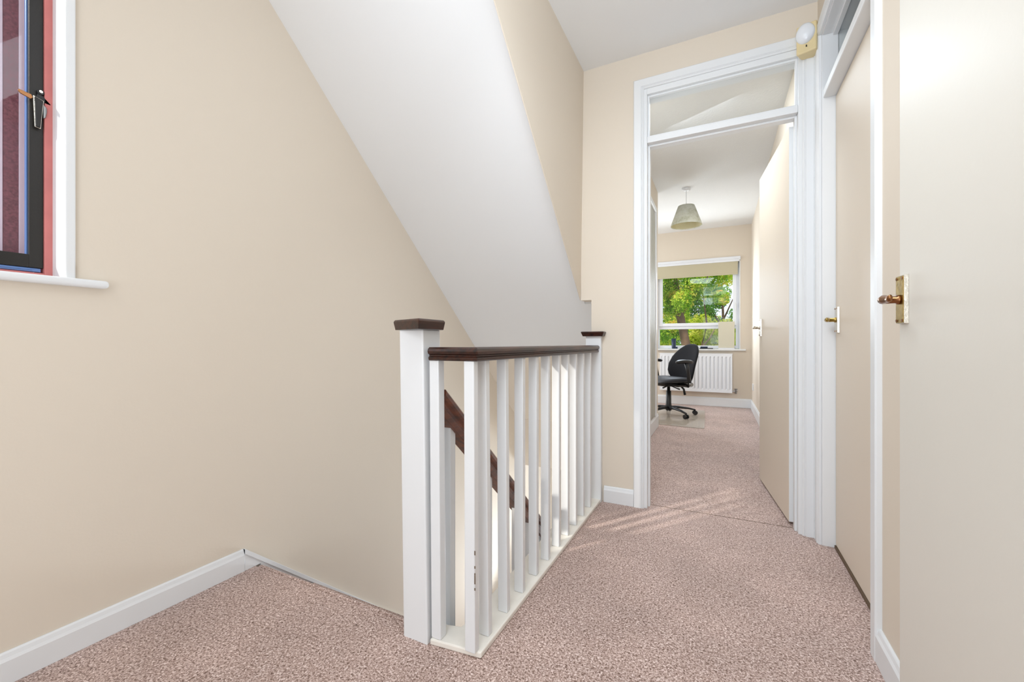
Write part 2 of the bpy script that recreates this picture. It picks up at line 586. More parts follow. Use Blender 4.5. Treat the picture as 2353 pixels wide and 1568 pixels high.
GO = 0.2265
RI = 0.200
for i in range(12):
    y0 = NOSE + GO * i
    z1 = -RI * (i + 1)
    child(obj('tread', bx(XL + 0.02, -0.82, y0 + 0.001, y0 + GO + 0.018, z1 - 0.19, z1), CARPET, bevel=0.006), st)
# wall string: top edge falls from the landing skirting
z0 = 0.085
pts = [(XL, 1.004, 0.0), (XL, 1.004, z0), (XL, 3.75, z0 - SLOPE * (3.75 - 1.004)), (XL, 3.75, z0 - SLOPE * (3.75 - 1.004) - 0.30), (XL, 1.068, -0.25), (XL, 1.068, 0.0)]
bm = prism(N(), [(a + 0.001, b, c) for a, b, c in pts], (0.013, 0, 0))
pts2 = [(XL, 1.004, z0 - 0.018), (XL, 1.004, z0 + 0.002), (XL, 3.75, z0 + 0.002 - SLOPE * (3.75 - 1.004)), (XL, 3.75, z0 - 0.018 - SLOPE * (3.75 - 1.004))]
prism(bm, pts2, (0.020, 0, 0))
child(obj('wall_string', bm, WHITE, bevel=0.001), st)
# outer string under the stair balusters


def zs(y):
    return -0.060 - SLOPE * (y - 1.168)


pts = [(-0.818, 1.090, zs(1.09)), (-0.818, 3.70, zs(3.70)), (-0.818, 3.70, zs(3.70) - 0.28), (-0.818, 1.090, zs(1.09) - 0.28)]
bm = prism(N(), pts, (0.043, 0, 0))
child(obj('outer_string', bm, WHITE, bevel=0.002), st)
child(obj('landing_nosing', bx(XL + 0.0145, -0.79, NOSE - 0.0218, NOSE + 0.004, -0.035, 0.0), CARPET, bevel=0.012, seg=3), st)

# ------------------------------------------------------------------ balustrade of the landing
bal = empty('landing_balustrade', (-0.82, 1.04, 0))
tag(bal, 'white landing balustrade with dark wooden top rail beside the stairwell', 'balustrade')


def post(bm, b, t, z0, z1):
    """b,t: (x0,x1,y0,y1) at bottom and top"""
    vs = []
    for (x0, x1, y0, y1), z in ((b, z0), (t, z1)):
        vs.append([bm.verts.new(p) for p in ((x0, y0, z), (x1, y0, z), (x1, y1, z), (x0, y1, z))])
    a, c = vs
    bm.faces.new(a[::-1])
    bm.faces.new(c)
    for i in range(4):
        bm.faces.new((a[i], a[(i + 1) % 4], c[(i + 1) % 4], c[i]))
    return bm


nw = child(obj('newel_post', post(N(), (-0.865, -0.774, 0.999, 1.086), (-0.886, -0.795, 0.999, 1.086), -0.25, 0.942), WHITE, bevel=0.004), bal)
nw['label'] = 'thick white newel post at the near end'


def cap(bm, top, bot, z0, z1, ch=0.006):
    lv = [(bot, z0), (bot, z0 + 0.003), (top, z1 - ch), (None, z1)]
    cx = sum(p[0] for p in top) / 4
    cy = sum(p[1] for p in top) / 4
    rings = []
    for poly, z in lv:
        if poly is None:
            poly = [(cx + (x - cx) * 0.94, cy + (y - cy) * 0.94) for x, y in top]
        rings.append([bm.verts.new((x, y, z)) for x, y in poly])
    for a, c in zip(rings, rings[1:]):
        for i in range(4):
            bm.faces.new((a[i], a[(i + 1) % 4], c[(i + 1) % 4], c[i]))
    bm.faces.new(rings[0][::-1])
    bm.faces.new(rings[-1])
    return bm


topq = [(-0.914, 1.003), (-0.768, 0.946), (-0.772, 1.082), (-0.900, 1.128)]
cxm, cym = -0.838, 1.042
botq = [(cxm + (x - cxm) * 0.935, cym + (y - cym) * 0.935) for x, y in topq]
o = child(obj('newel_cap', cap(N(), topq, botq, 0.941, 0.972), DWOOD, bevel=0.002), nw)
nf = child(obj('newel_post', bx(-0.684, -0.596, 2.325, 2.360, 0.0, 0.945), WHITE, bevel=0.002), bal)
nf['label'] = 'half newel post fixed against the far wall'
tq = [(-0.706, 2.300), (-0.574, 2.300), (-0.574, 2.360), (-0.706, 2.360)]
bq = [(-0.698, 2.308), (-0.582, 2.308), (-0.582, 2.360), (-0.698, 2.360)]
child(obj('newel_cap', cap(N(), tq, bq, 0.939, 0.966, 0.004), DWOOD, bevel=0.0015), nf)
# moulded rail: L shaped, mitred at the near corner. profile (side, up)
RP = [(-0.040, 0), (0.040, 0), (0.044, 0.003), (0.045, 0.010), (0.040, 0.014), (0.040, 0.017), (0.047, 0.021), (0.049, 0.028), (0.047, 0.035), (0.040, 0.040),
      (-0.040, 0.040), (-0.047, 0.035), (-0.049, 0.028), (-0.047, 0.021), (-0.040, 0.017), (-0.040, 0.014), (-0.045, 0.010), (-0.044, 0.003)]
zr = 0.848
bm = extrude_profile(N(), RP, [(-0.778, 1.048, zr), (-0.652, 1.048, zr), (-0.652, 2.340, zr)])
child(obj('handrail', bm, DWOOD, bevel=0.001), bal)
# base board: L shaped
bm = N()
prism(bm, [(-0.772, 1.003, 0.0), (-0.606, 1.022, 0.0), (-0.598, 2.345, 0.0), (-0.715, 2.345, 0.0), (-0.717, 1.092, 0.0), (-0.772, 1.078, 0.0)], (0, 0, 0.018))
child(obj('base_rail', bm, WORN, bevel=0.004), bal)
# white fascia covering the floor edge below the base board
bm = N()
box(bm, -0.714, -0.700, 1.088, YF, -0.24, 0.0)
child(obj('fascia', bm, WHITE), bal)


def baluster(x, y, sx=0.034, sy=0.024, z0=0.018, z1=0.850, par=bal, lean=0.0):
    return child(obj('baluster', post(N(), (x, x + sx, y, y + sy), (x + lean, x + sx + lean, y, y + sy), z0, z1), WHITE, bevel=0.003), par)


BY = [1.008, 1.086, 1.208, 1.329, 1.452, 1.575, 1.700, 1.818, 1.938, 2.060, 2.186]
for i, y in enumerate(BY):
    baluster(-0.652, y, 0.034, 0.024, lean=(-0.004, -0.010, -0.006, 0, 0, 0, 0, 0, 0, 0, 0)[i])
baluster(-0.772, 1.010, 0.034, 0.030, lean=-0.008)
# chipped paint marks on the first baluster
first = [k for k in bal.children if k.name.startswith('baluster')][0]
for z, h in ((0.300, 0.012), (0.262, 0.007), (0.243, 0.006), (0.218, 0.024), (0.200, 0.007)):
    child(obj('paint_chip', bx(-0.6195, -0.6165, 1.0072, 1.0085, z, z + h), GAP), first)

# ------------------------------------------------------------------ stair balustrade
sb = empty('stair_balustrade', (-0.81, 1.10, -0.1))
tag(sb, 'sloping stair balustrade with red brown handrail going down behind the landing balusters', 'balustrade')
zt = 0.7375


def zh(y):
    return zt - SLOPE * (y - 1.106)


ang = math.atan(SLOPE)
SP = [(-0.026, 0), (0.026, 0), (0.026, 0.022), (0.021, 0.026), (0.021, 0.036), (0.029, 0.042), (0.031, 0.052), (0.029, 0.064), (0.022, 0.072),
      (-0.022, 0.072), (-0.029, 0.064), (-0.031, 0.052), (-0.029, 0.042), (-0.021, 0.036), (-0.021, 0.026), (-0.026, 0.022)]
upv = Vector((0, math.sin(ang), math.cos(ang)))
d = Vector((0, math.cos(ang), -math.sin(ang)))
start = Vector((-0.797, 1.088, zh(1.088))) - upv * 0.072
bm = extrude_profile(N(), SP, [start, start + d * (2.62 / math.cos(ang))], updir=upv)
child(obj('handrail', bm, RWOOD, bevel=0.001), sb)
k = 0
y = 1.126
while y < 3.6:
    child(obj('baluster', bx(-0.810, -0.783, y, y + 0.029, zs(y + 0.03) - 0.01, zh(y + 0.029) - 0.070), WHITE, bevel=0.002), sb)
    y += 0.1250

# ------------------------------------------------------------------ door frames


def architrave_prof(w=0.054, t=0.018):
    # (side: outward from opening, up: off the wall)
    return [(0, 0), (0, t * 0.6), (0.006, t * 0.85), (0.010, t * 0.7), (0.014, t), (w - 0.004, t), (w, t - 0.004), (w, 0)]


def lever_handle(par, base, face, toward, m_plate, m_lever, label=None, hgt=0.112, wid=0.040):
    """base: point on leaf face (plate centre); face: unit normal out of leaf; toward: unit direction of the lever"""
    face = Vector(face).normalized()
    toward = Vector(toward).normalized()
    up = Vector((0, 0, 1))
    base = Vector(base)

    def W(a, b, c):
        return base + toward * a + face * b + up * c
    w, h, t = wid / 2, hgt / 2, 0.0095

    def slab(b0, b1, s0, s1, s2):
        bm = N()
        lo = [bm.verts.new(W(a * s0, b0, c * s0)) for a, c in ((-w, -h), (w, -h), (w, h), (-w, h))]
        hi = [bm.verts.new(W(a * s1, b1, c * s2)) for a, c in ((-w, -h), (w, -h), (w, h), (-w, h))]
        for i in range(4):
            bm.faces.new((lo[i], lo[(i + 1) % 4], hi[(i + 1) % 4], hi[i]))
        bm.faces.new(lo[::-1])
        bm.faces.new(hi)
        return bm
    pl = obj('handle_plate', slab(0, t - 0.001, 1, 0.93, 0.975), NICKEL, bevel=0.0008)
    child(pl, par)
    fp = child(obj('plate_face', slab(t - 0.0012, t, 0.90, 0.86, 0.95), m_plate), pl)
    if label:
        pl['label'] = label
    bm = N()
    tube(bm, [W(0, t - 0.001, 0.0), W(0, 0.014, 0.0), W(0, 0.016, 0.0), W(0, 0.036, 0.0)], [0.011, 0.011, 0.008, 0.0085], 16)
    # flattened scrolled lever
    path = [(0.0, 0.040, 0.000), (0.012, 0.041, 0.001), (0.030, 0.042, -0.001), (0.050, 0.046, -0.003), (0.070, 0.053, -0.003), (0.084, 0.056, -0.002)]
    rad = [(0.010, 0.0095), (0.010, 0.010), (0.006, 0.008), (0.005, 0.0065), (0.006, 0.008), (0.004, 0.007)]
    rings = []
    for (a, b, c), (rb, rc) in zip(path, rad):
        rings.append([bm.verts.new(W(a, b + rb * math.cos(2 * PI * j / 12), c + rc * math.sin(2 * PI * j / 12))) for j in range(12)])
    for r, q in zip(rings, rings[1:]):
        for j in range(12):
            bm.faces.new((r[j], r[(j + 1) % 12], q[(j + 1) % 12], q[j]))
    bm.faces.new(rings[0][::-1])
    bm.faces.new(rings[-1])
    child(obj('handle_lever', bm, m_lever, smooth=True), pl)
    for a in (-1, 1):
        for c in (-1, 1):
            bm = tube(N(), [W(a * w * 0.68, t - 0.001, c * h * 0.86), W(a * w * 0.68, t + 0.0012, c * h * 0.86)], 0.0032, 8)
            child(obj('screw', bm, BRONZE), pl)
    return pl


# --- door_1: bedroom doorway
d1 = empty('door_1', (0, YF, 0))
tag(d1, 'open bedroom doorway with white frame, glazed transom and cream door', 'door', kind='structure')
AL, AR = -0.366, 0.350
IL, IR = -0.350, 0.334
AT = 2.285
bm = N()
# lining posts and head
box(bm, -0.385, IL, YF - 0.004, YF2 + 0.004, 0, 2.31)
box(bm, IR, 0.368, YF - 0.004, YF2 + 0.004, 0, 2.31)
box(bm, IL, IR, YF - 0.004, YF2 + 0.004, 2.255, 2.31)
child(obj('door_lining', bm, WHITE, bevel=0.002), d1)
bm = N()
box(bm, IL, IR, YF - 0.002, YF2 - 0.002, 1.990, 2.024)
child(obj('transom_bar', bm, WHITE, bevel=0.003), d1)
bm = N()
for s in ((IL, IL + 0.010), (IR - 0.010, IR)):
    box(bm, s[0], s[1], YF + 0.030, YF + 0.066, 0, 1.990)
box(bm, IL + 0.010, IR - 0.010, YF + 0.030, YF + 0.066, 1.980, 1.990)
for a in ((IL + 0.010, IR - 0.010, 2.024, 2.034), (IL + 0.010, IR - 0.010, 2.245, 2.255)):
    box(bm, a[0], a[1], YF + 0.014, YF + 0.030, a[2], a[3])
box(bm, IL, IL + 0.010, YF + 0.014, YF + 0.030, 2.024, 2.255)
box(bm, IR - 0.010, IR, YF + 0.014, YF + 0.030, 2.024, 2.255)
child(obj('door_stop', bm, WHITE, bevel=0.001), d1)
child(obj('transom_glass', bx(IL, IR, YF + 0.034, YF + 0.038, 2.024, 2.255), OBSC), d1)


def architrave(par, pts, out, m=WHITE, w=0.054, t=0.018):
    """pts: inner edge polyline on the wall face; out: wall normal. Path side (d x up=out) points outward from the opening."""
    bm = extrude_profile(N(), architrave_prof(w, t), pts, updir=out)
    return child(obj('architrave', bm, m), par)


# path order so that cross(direction, normal) points away from the opening
architrave(d1, [(AR, YF, 0), (AR, YF, AT), (AL, YF, AT), (AL, YF, 0)], (0, -1, 0))
architrave(d1, [(-0.385, YF2, 0), (-0.385, YF2, 2.30), (0.368, YF2, 2.30), (0.368, YF2, 0)], (0, 1, 0), w=0.03, t=0.012)
# leaf
h0 = Vector((0.311, 2.466))
l1 = Vector((0.239, 3.182))
dv = (l1 - h0).normalized()
nv = Vector((dv.y, -dv.x))    # towards +x (wall side)
bm = prism(N(), [(h0.x, h0.y, 0.012), (l1.x, l1.y, 0.012), (l1.x + nv.x * 0.037, l1.y + nv.y * 0.037, 0.012), (h0.x + nv.x * 0.037, h0.y + nv.y * 0.037, 0.012)], (0, 0, 1.963))
leaf = child(obj('door_leaf', bm, DOORM, bevel=0.0015), d1)
bm = prism(N(), [(h0.x + nv.x * 0.001 - dv.x * 0.0012, h0.y + nv.y * 0.001 - dv.y * 0.0012, 0.014), (h0.x + nv.x * 0.036 - dv.x * 0.0012, h0.y + nv.y * 0.036 - dv.y * 0.0012, 0.014),
                 (h0.x + nv.x * 0.036, h0.y + nv.y * 0.036, 0.014), (h0.x + nv.x * 0.001, h0.y + nv.y * 0.001, 0.014)], (0, 0, 1.960))
e = child(obj('leaf_edge', bm, WHITE), leaf)
e['label'] = 'white painted hinge edge of the door'
for z in (1.73, 0.22):
    bm = N()
    p = h0 + nv * 0.0185 - dv * 0.003
    prism(bm, [(p.x, p.y, z), (p.x + nv.x * 0.016, p.y + nv.y * 0.016, z), (p.x + nv.x * 0.016 + dv.x * .002, p.y + nv.y * 0.016 + dv.y * .002, z), (p.x + dv.x * .002, p.y + dv.y * .002, z)], (0, 0, 0.075))
    c0 = h0 + nv * 0.037 - dv * 0.004
    tube(bm, [(c0.x, c0.y, z), (c0.x, c0.y, z + 0.075)], 0.0045, 10)
    child(obj('hinge', bm, NICKEL), leaf)
hp = l1 - dv * 0.055
lever_handle(leaf, (hp.x, hp.y, 1.0), (-nv.x, -nv.y, 0), (-dv.x, -dv.y, 0), NICKEL, NICKEL)

# --- door_2: closed cream door in the right wall with transom
d2 = empty('door_2', (XR, 1.92, 0))
tag(d2, 'closed cream door beside the bedroom doorway, in a white frame', 'door', kind='structure')
XF = XR - 0.002
bm = N()
box(bm, XR + 0.0005, XR + 0.11, D2B - 0.014, D2B + 0.014, 0, 2.30)
box(bm, XR + 0.0005, XR + 0.11, D2A - 0.014, D2A + 0.014, 0, 2.30)
box(bm, XR + 0.0005, XR + 0.11, D2A + 0.014, D2B - 0.014, 2.268, 2.30)
child(obj('door_lining', bm, WHITE, bevel=0.0015), d2)
bm = N()
box(bm, XR + 0.004, XR + 0.11, D2A + 0.014, D2B - 0.014, 1.988, 2.024)
child(obj('transom_bar', bm, WHITE, bevel=0.004), d2)
child(obj('transom_glass', bx(XR + 0.058, XR + 0.062, D2A + 0.014, D2B - 0.014, 2.024, 2.268), OBSC), d2)
bm = N()
for a in ((2.024, 2.036), (2.256, 2.268)):
    box(bm, XR + 0.040, XR + 0.058, D2A + 0.014, D2B - 0.014, a[0], a[1])
child(obj('glazing_bead', bm, WHITE, bevel=0.001), d2)
architrave(d2, [(XR, D2A + 0.006, 0), (XR, D2A + 0.006, 2.276), (XR, D2B - 0.006, 2.276), (XR, D2B - 0.006, 0)], (-1, 0, 0), t=0.016)
leaf2 = child(obj('door_leaf', bx(0.459, 0.497, D2A + 0.016, D2B - 0.017, 0.016, 1.984), DOORM, bevel=0.0015), d2)
child(obj('threshold', bx(0.455, 0.505, D2A + 0.014, D2B - 0.014, 0.0, 0.012), GAP), d2)
lever_handle(leaf2, (0.459, 2.222, 1.0), (-1, 0, 0), (0, -1, 0), NICKEL, BRASS)

tag(obj('trim_2', bx(0.392, XR + 0.004, 2.334, YF + 0.002, 0, 2.33), WHITE, bevel=0.001), 'narrow white strip filling the corner between the two door frames', 'trim', kind='structure')

# --- door_3: pale door leaf ajar at the far right
d3 = empty('door_3', (XR, 0.9, 0))
tag(d3, 'pale cream door standing slightly ajar at the right edge, brass handle', 'door', kind='structure')
bm = N()
box(bm, XR + 0.0005, XR + 0.11, D3B - 0.012, D3B + 0.004, 0, 2.30)
box(bm, XR + 0.0005, XR + 0.11, D3A - 0.014, D3A + 0.014, 0, 2.30)
box(bm, XR + 0.0005, XR + 0.11, D3A + 0.014, D3B - 0.012, 1.99, 2.30)
child(obj('door_lining', bm, WHITE, bevel=0.0015), d3)
h3 = Vector((0.432, 0.515))
l3 = Vector((0.3790, 1.278))
dv3 = (l3 - h3).normalized()
n3 = Vector((dv3.y, -dv3.x))
bm = prism(N(), [(h3.x, h3.y, 0.012), (l3.x, l3.y, 0.012), (l3.x + n3.x * 0.036, l3.y + n3.y * 0.036, 0.012), (h3.x + n3.x * 0.036, h3.y + n3.y * 0.036, 0.012)], (0, 0, 1.963))
leaf3 = child(obj('door_leaf', bm, DOORW, bevel=0.0015), d3)
hp = l3 - dv3 * 0.0245
pl3 = lever_handle(leaf3, (hp.x, hp.y, 1.0), (-n3.x, -n3.y, 0), (-dv3.x, -dv3.y, 0), BRASS, BRONZE, 'worn brass handle plate')

# ------------------------------------------------------------------ window_1 (left edge)
w1 = empty('window_1', (XL, 0, 1.6))
tag(w1, 'landing window on the left with black casement and red timber frame', 'window', kind='structure')
bm = N()
box(bm, -1.772, XL + 0.001, WY1 - 0.012, WY1 + 0.001, WZ0, WZ1)
box(bm, -1.772, XL + 0.001, WY0, WY0 + 0.012, WZ0, WZ1)
box(bm, -1.772, XL + 0.001, WY0 + 0.012, WY1 - 0.012, WZ1 - 0.012, WZ1)
child(obj('window_lining', bm, WHITE, bevel=0.001), w1)
bm = N()
box(bm, XL - 0.001, XL + 0.010, WY1 - 0.012, WY1 + 0.010, WZ0, WZ1 + 0.02)
box(bm, XL - 0.001, XL + 0.010, WY0 - 0.010, WY0 + 0.012, WZ0, WZ1 + 0.02)
box(bm, XL - 0.001, XL + 0.010, WY0 + 0.012, WY1 - 0.012, WZ1 - 0.01, WZ1 + 0.02)
child(obj('architrave', bm, WHITE, bevel=0.003), w1)
child(obj('window_sill', bx(-1.772, XL + 0.028, WY0 - 0.08, 0.592, 1.066, 1.0885), WHITE, bevel=0.009, seg=4), w1)
bm = N()
box(bm, -1.850, -1.770, 0.4835, WY1, WZ0, WZ1)
box(bm, -1.850, -1.770, WY0, WY0 + 0.03, WZ0, WZ1)
box(bm, -1.850, -1.770, WY0 + 0.03, 0.4835, WZ0, 1.104)
box(bm, -1.850, -1.770, WY0 + 0.03, 0.4835, WZ1 - 0.03, WZ1)
child(obj('timber_frame', bm, REDT, bevel=0.001), w1)
bm = N()
box(bm, -1.795, -1.777, 0.4545, 0.483, 1.119, 2.16)
box(bm, -1.795, -1.777, WY0 + 0.032, WY0 + 0.06, 1.119, 2.16)
box(bm, -1.795, -1.777, WY0 + 0.06, 0.4545, 1.119, 1.156)
box(bm, -1.795, -1.777, WY0 + 0.06, 0.4545, 2.13, 2.16)
cs = child(obj('casement_frame', bm, BLACKF, bevel=0.001), w1)
bm = N()
box(bm, -1.799, -1.788, 0.4510, 0.4548, 1.150, 2.13)
box(bm, -1.799, -1.788, WY0 + 0.06, 0.4545, 1.1485, 1.157)
box(bm, -1.800, -1.781, WY0 + 0.04, 0.479, 1.1075, 1.118)
box(bm, -1.792, -1.779, WY0 + 0.04, 0.462, 1.1120, 1.1155)
e = child(obj('blue_edge_trim', bm, BLUEAL, bevel=0.0008), w1)
e['label'] = 'bluish aluminium edge around the pane'
child(obj('pane', bx(-1.806, -1.802, WY0 + 0.06, 0.450, 1.154, 2.13), GLASS), w1)
child(obj('outer_post', bx(-1.870, -1.855, 0.4552, 0.4830, 1.10, 2.18), PINKW, bevel=0.001), w1)
child(obj('outer_timber', bx(-1.875, -1.860, 0.4245, 0.4550, 1.10, 2.18), BRICK), w1)
child(obj('outer_mullion', bx(-1.878, -1.858, 0.385, 0.4240, 1.10, 2.18), PINKW, bevel=0.001), w1)
child(obj('outer_sill', bx(-1.885, -1.852, WY0, 0.4830, 1.10, 1.150), PINKW, bevel=0.002), w1)
# casement fastener
bm = N()
prism(bm, [(-1.770, 0.462, 1.612), (-1.770, 0.4795, 1.606), (-1.770, 0.4735, 1.524), (-1.770, 0.4640, 1.526)], (0.008, 0, 0))
fa = child(obj('window_handle', bm, BLACKF, bevel=0.002), w1)
bm = N()
prism(bm, [(-1.771, 0.4598, 1.614), (-1.771, 0.4812, 1.607), (-1.771, 0.4748, 1.5225), (-1.771, 0.4630, 1.5245)], (0.006, 0, 0))
e = child(obj('handle_rim', bm, NICKEL, bevel=0.001), fa)
bm = N()
prism(bm, [(-1.776, 0.470, 1.628), (-1.776, 0.4815, 1.622), (-1.776, 0.4965, 1.606), (-1.776, 0.4965, 1.602), (-1.776, 0.482, 1.603), (-1.776, 0.466, 1.610)], (0.006, 0, 0))
tube(bm, [(-1.778, 0.4755, 1.631), (-1.768, 0.4755, 1.631)], 0.0075, 16)
child(obj('handle_wing', bm, BLACK, bevel=0.001), fa)
child(obj('pivot_screw', tube(N(), [(-1.769, 0.4755, 1.632), (-1.7655, 0.4755, 1.632)], 0.004, 14), NICKEL), fa)
bm = N()
prism(bm, [(-1.768, 0.4320, 1.617), (-1.768, 0.4300, 1.612), (-1.768, 0.4345, 1.606), (-1.768, 0.4545, 1.600), (-1.768, 0.4590, 1.606), (-1.768, 0.4560, 1.614)], (0.004, 0, 0))
child(obj('brass_tongue', bm, BRONZE, bevel=0.001), fa)
bm = N()
prism(bm, [(-1.771, 0.480, 1.598), (-1.771, 0.4875, 1.590), (-1.771, 0.488, 1.578), (-1.771, 0.4855, 1.560), (-1.771, 0.480, 1.556)], (0.005, 0, 0))
child(obj('keeper', bm, STEEL, bevel=0.002), fa)

# ------------------------------------------------------------------ window_2 (bedroom)
w2 = empty('window_2', (-0.3, YB, 1.4))
tag(w2, 'white framed bedroom window looking onto sunlit trees', 'window', kind='structure')


def rect_frame(bm, x0, x1, z0, z1, w, ya, yb, wb=None, wt=None):
    wb = w if wb is None else wb
    wt = w if wt is None else wt
    box(bm, x0, x0 + w, ya, yb, z0, z1)
    box(bm, x1 - w, x1, ya, yb, z0, z1)
    box(bm, x0 + w, x1 - w, ya, yb, z0, z0 + wb)
    box(bm, x0 + w, x1 - w, ya, yb, z1 - wt, z1)
    return bm


bm = rect_frame(N(), WBX0, WBX1, WBZ0, WBZ1, 0.012, YB - 0.004, YB + 0.10, 0.01, 0.012)
child(obj('window_lining', bm, WHITE), w2)
bm = rect_frame(N(), WBX0 + 0.01, WBX1 - 0.01, 0.82, 2.10, 0.045, YB + 0.05, YB + 0.11)
box(bm, WBX0 + 0.05, WBX1 - 0.05, YB + 0.055, YB + 0.11, 1.108, 1.150)
child(obj('window_frame', bm, UPVC, bevel=0.004), w2)
bm = rect_frame(N(), -0.812, 0.222, 1.150, 2.06, 0.046, YB + 0.035, YB + 0.10)
fr = child(obj('casement', bm, UPVC, bevel=0.006), w2)
child(obj('pane', bx(-0.775, 0.168, YB + 0.066, YB + 0.070, 1.19, 2.03), GLASS), fr)
child(obj('pane', bx(-0.82, 0.215, YB + 0.08, YB + 0.084, 0.865, 1.108), GLASS), w2)
bm = N()
box(bm, -0.95, 0.335, YB - 0.060, YB + 0.052, 0.795, 0.818)
child(obj('window_sill', bm, WHITE, bevel=0.006, seg=3), w2)
bm = N()
box(bm, WBX0 - 0.005, WBX1 + 0.003, YB - 0.016, YB, 2.065, 2.118)
box(bm, WBX0 - 0.005, WBX1 - 0.012, YB - 0.030, YB, 2.045, 2.075)
child(obj('window_head_trim', bm, UPVC, bevel=0.004), w2)
# window handle on right stile
bm = N()
box(bm, 0.200, 0.222, YB + 0.024, YB + 0.036, 1.40, 1.47)
tube(bm, [(0.211, YB + 0.02, 1.45), (0.211, YB + 0.0, 1.44), (0.213, YB - 0.004, 1.36)], 0.006, 8)
child(obj('window_handle', bm, WHITE), w2)
# roller blind
rb = empty('roller_blind', (-0.3, YB, 2.0))
tag(rb, 'taupe roller blind pulled a little way down the bedroom window', 'blind')
bm = tube(N(), [(-0.845, YB + 0.010, 2.035), (0.240, YB + 0.010, 2.035)], 0.022, 16)
child(obj('roller', bm, BLIND, smooth=False), rb)
child(obj('fabric', bx(-0.840, 0.236, YB - 0.013, YB - 0.0115, 1.885, 2.045), BLIND), rb)
child(obj('bottom_bar', bx(-0.840, 0.236, YB - 0.018, YB - 0.008, 1.862, 1.886), BLIND, bevel=0.003), rb)

# ------------------------------------------------------------------ things on the sill
ZS = 0.818
mg = N()
lathe(mg, [(0.0, 0), (0.026, 0), (0.028, 0.01), (0.034, 0.150), (0.031, 0.150), (0.026, 0.012), (0.0, 0.010)], 24, (-0.600, YB - 0.020, ZS))
mgo = obj('tumbler', mg, NAVY, smooth=True)
tag(mgo, 'tall dark blue tumbler standing on the window sill behind the office chair', 'cup')
tag(obj('small_box', bx(-0.585, -0.545, YB - 0.055, YB - 0.030, ZS, ZS + 0.030), NAVY, bevel=0.003), 'small dark blue block beside the tumbler on the window sill', 'box')
tag(obj('folder', bx(-0.250, -0.075, YB - 0.058, YB + 0.020, ZS, ZS + 0.012), BLACK, bevel=0.003), 'thin black folder lying flat on the window sill right of the chair back', 'folder')
tag(obj('case', bx(-0.240, -0.145, YB - 0.045, YB + 0.015, ZS + 0.0122, ZS + 0.034), NAVY, bevel=0.005), 'small dark blue case lying on top of the black folder on the sill', 'case')
bd = empty('display_board', (0.09, YB, ZS))
tag(bd, 'blank cream board standing upright at the right end of the window sill', 'board')
child(obj('panel', bx(-0.008, 0.196, YB - 0.030, YB - 0.018, ZS + 0.016, 1.204), BOARD, bevel=0.003), bd)
child(obj('base', bx(-0.006, 0.194, YB - 0.055, YB - 0.005, ZS, ZS + 0.016), UPVC, bevel=0.003), bd)

# ------------------------------------------------------------------ radiator
ra = empty('radiator', (-0.3, YB - 0.05, 0.2))
tag(ra, 'white ribbed panel radiator on the wall under the bedroom window', 'radiator')
RX0, RX1, RZ0, RZ1 = -0.790, 0.166, 0.205, 0.748
yr = YB - 0.080
bm = N()
# corrugated front panel: cross-section in x, extruded in z with domed ends
nx = 18
pitch = (RX1 - RX0 - 0.05) / nx
cols = []
xs = [RX0, RX0 + 0.015]
ys = [yr, yr]
for i in range(nx):
    x = RX0 + 0.025 + pitch * i
    xs += [x + pitch * 0.12, x + pitch * 0.28, x + pitch * 0.72, x + pitch * 0.88]
    ys += [yr + 0.014, yr - 0.002, yr - 0.002, yr + 0.014]
xs += [RX1 - 0.015, RX1]
ys += [yr, yr]
zl = [RZ0, RZ0 + 0.035, RZ0 + 0.055, RZ1 - 0.055, RZ1 - 0.035, RZ1]
grid = []
for j, z in enumerate(zl):
    flat = j in (0, 1, 4, 5)
    grid.append([bm.verts.new((x, yr if flat else yy, z)) for x, yy in zip(xs, ys)])
for a, b in zip(grid, grid[1:]):
    for i in range(len(xs) - 1):
        bm.faces.new((a[i], a[i + 1], b[i + 1], b[i]))
box(bm, RX0, RX1, yr + 0.0145, yr + 0.055, RZ0, RZ1)
child(obj('front_panel', bm, RAD), ra)
bm = N()
box(bm, RX0 - 0.004, RX1 + 0.004, yr - 0.002, yr + 0.060, RZ1 - 0.006, RZ1 + 0.006)
child(obj('top_grille', bm, RAD, bevel=0.003), ra)
for x in (RX0 + 0.12, RX1 - 0.12):
    child(obj('wall_bracket', bx(x - 0.015, x + 0.015, yr + 0.054, YB - 0.001, RZ0 + 0.08, RZ1 - 0.08), RAD), ra)
bm = N()
tube(bm, [(RX1, yr + 0.03, 0.228), (RX1 + 0.035, yr + 0.03, 0.228)], 0.008, 10)
tube(bm, [(RX1 + 0.045, yr + 0.03, 0.265), (RX1 + 0.045, yr + 0.03, 0.238), (RX1 + 0.045, yr + 0.03, 0.195)], [0.020, 0.013, 0.011], 12)
tube(bm, [(RX1 + 0.030, yr + 0.03, 0.245), (RX1 + 0.065, yr + 0.03, 0.245)], 0.012, 10)
tube(bm, [(RX1 + 0.045, yr + 0.03, 0.20), (RX1 + 0.045, YB - 0.001, 0.20)], 0.007, 10)
child(obj('valve', bm, STEEL), ra)

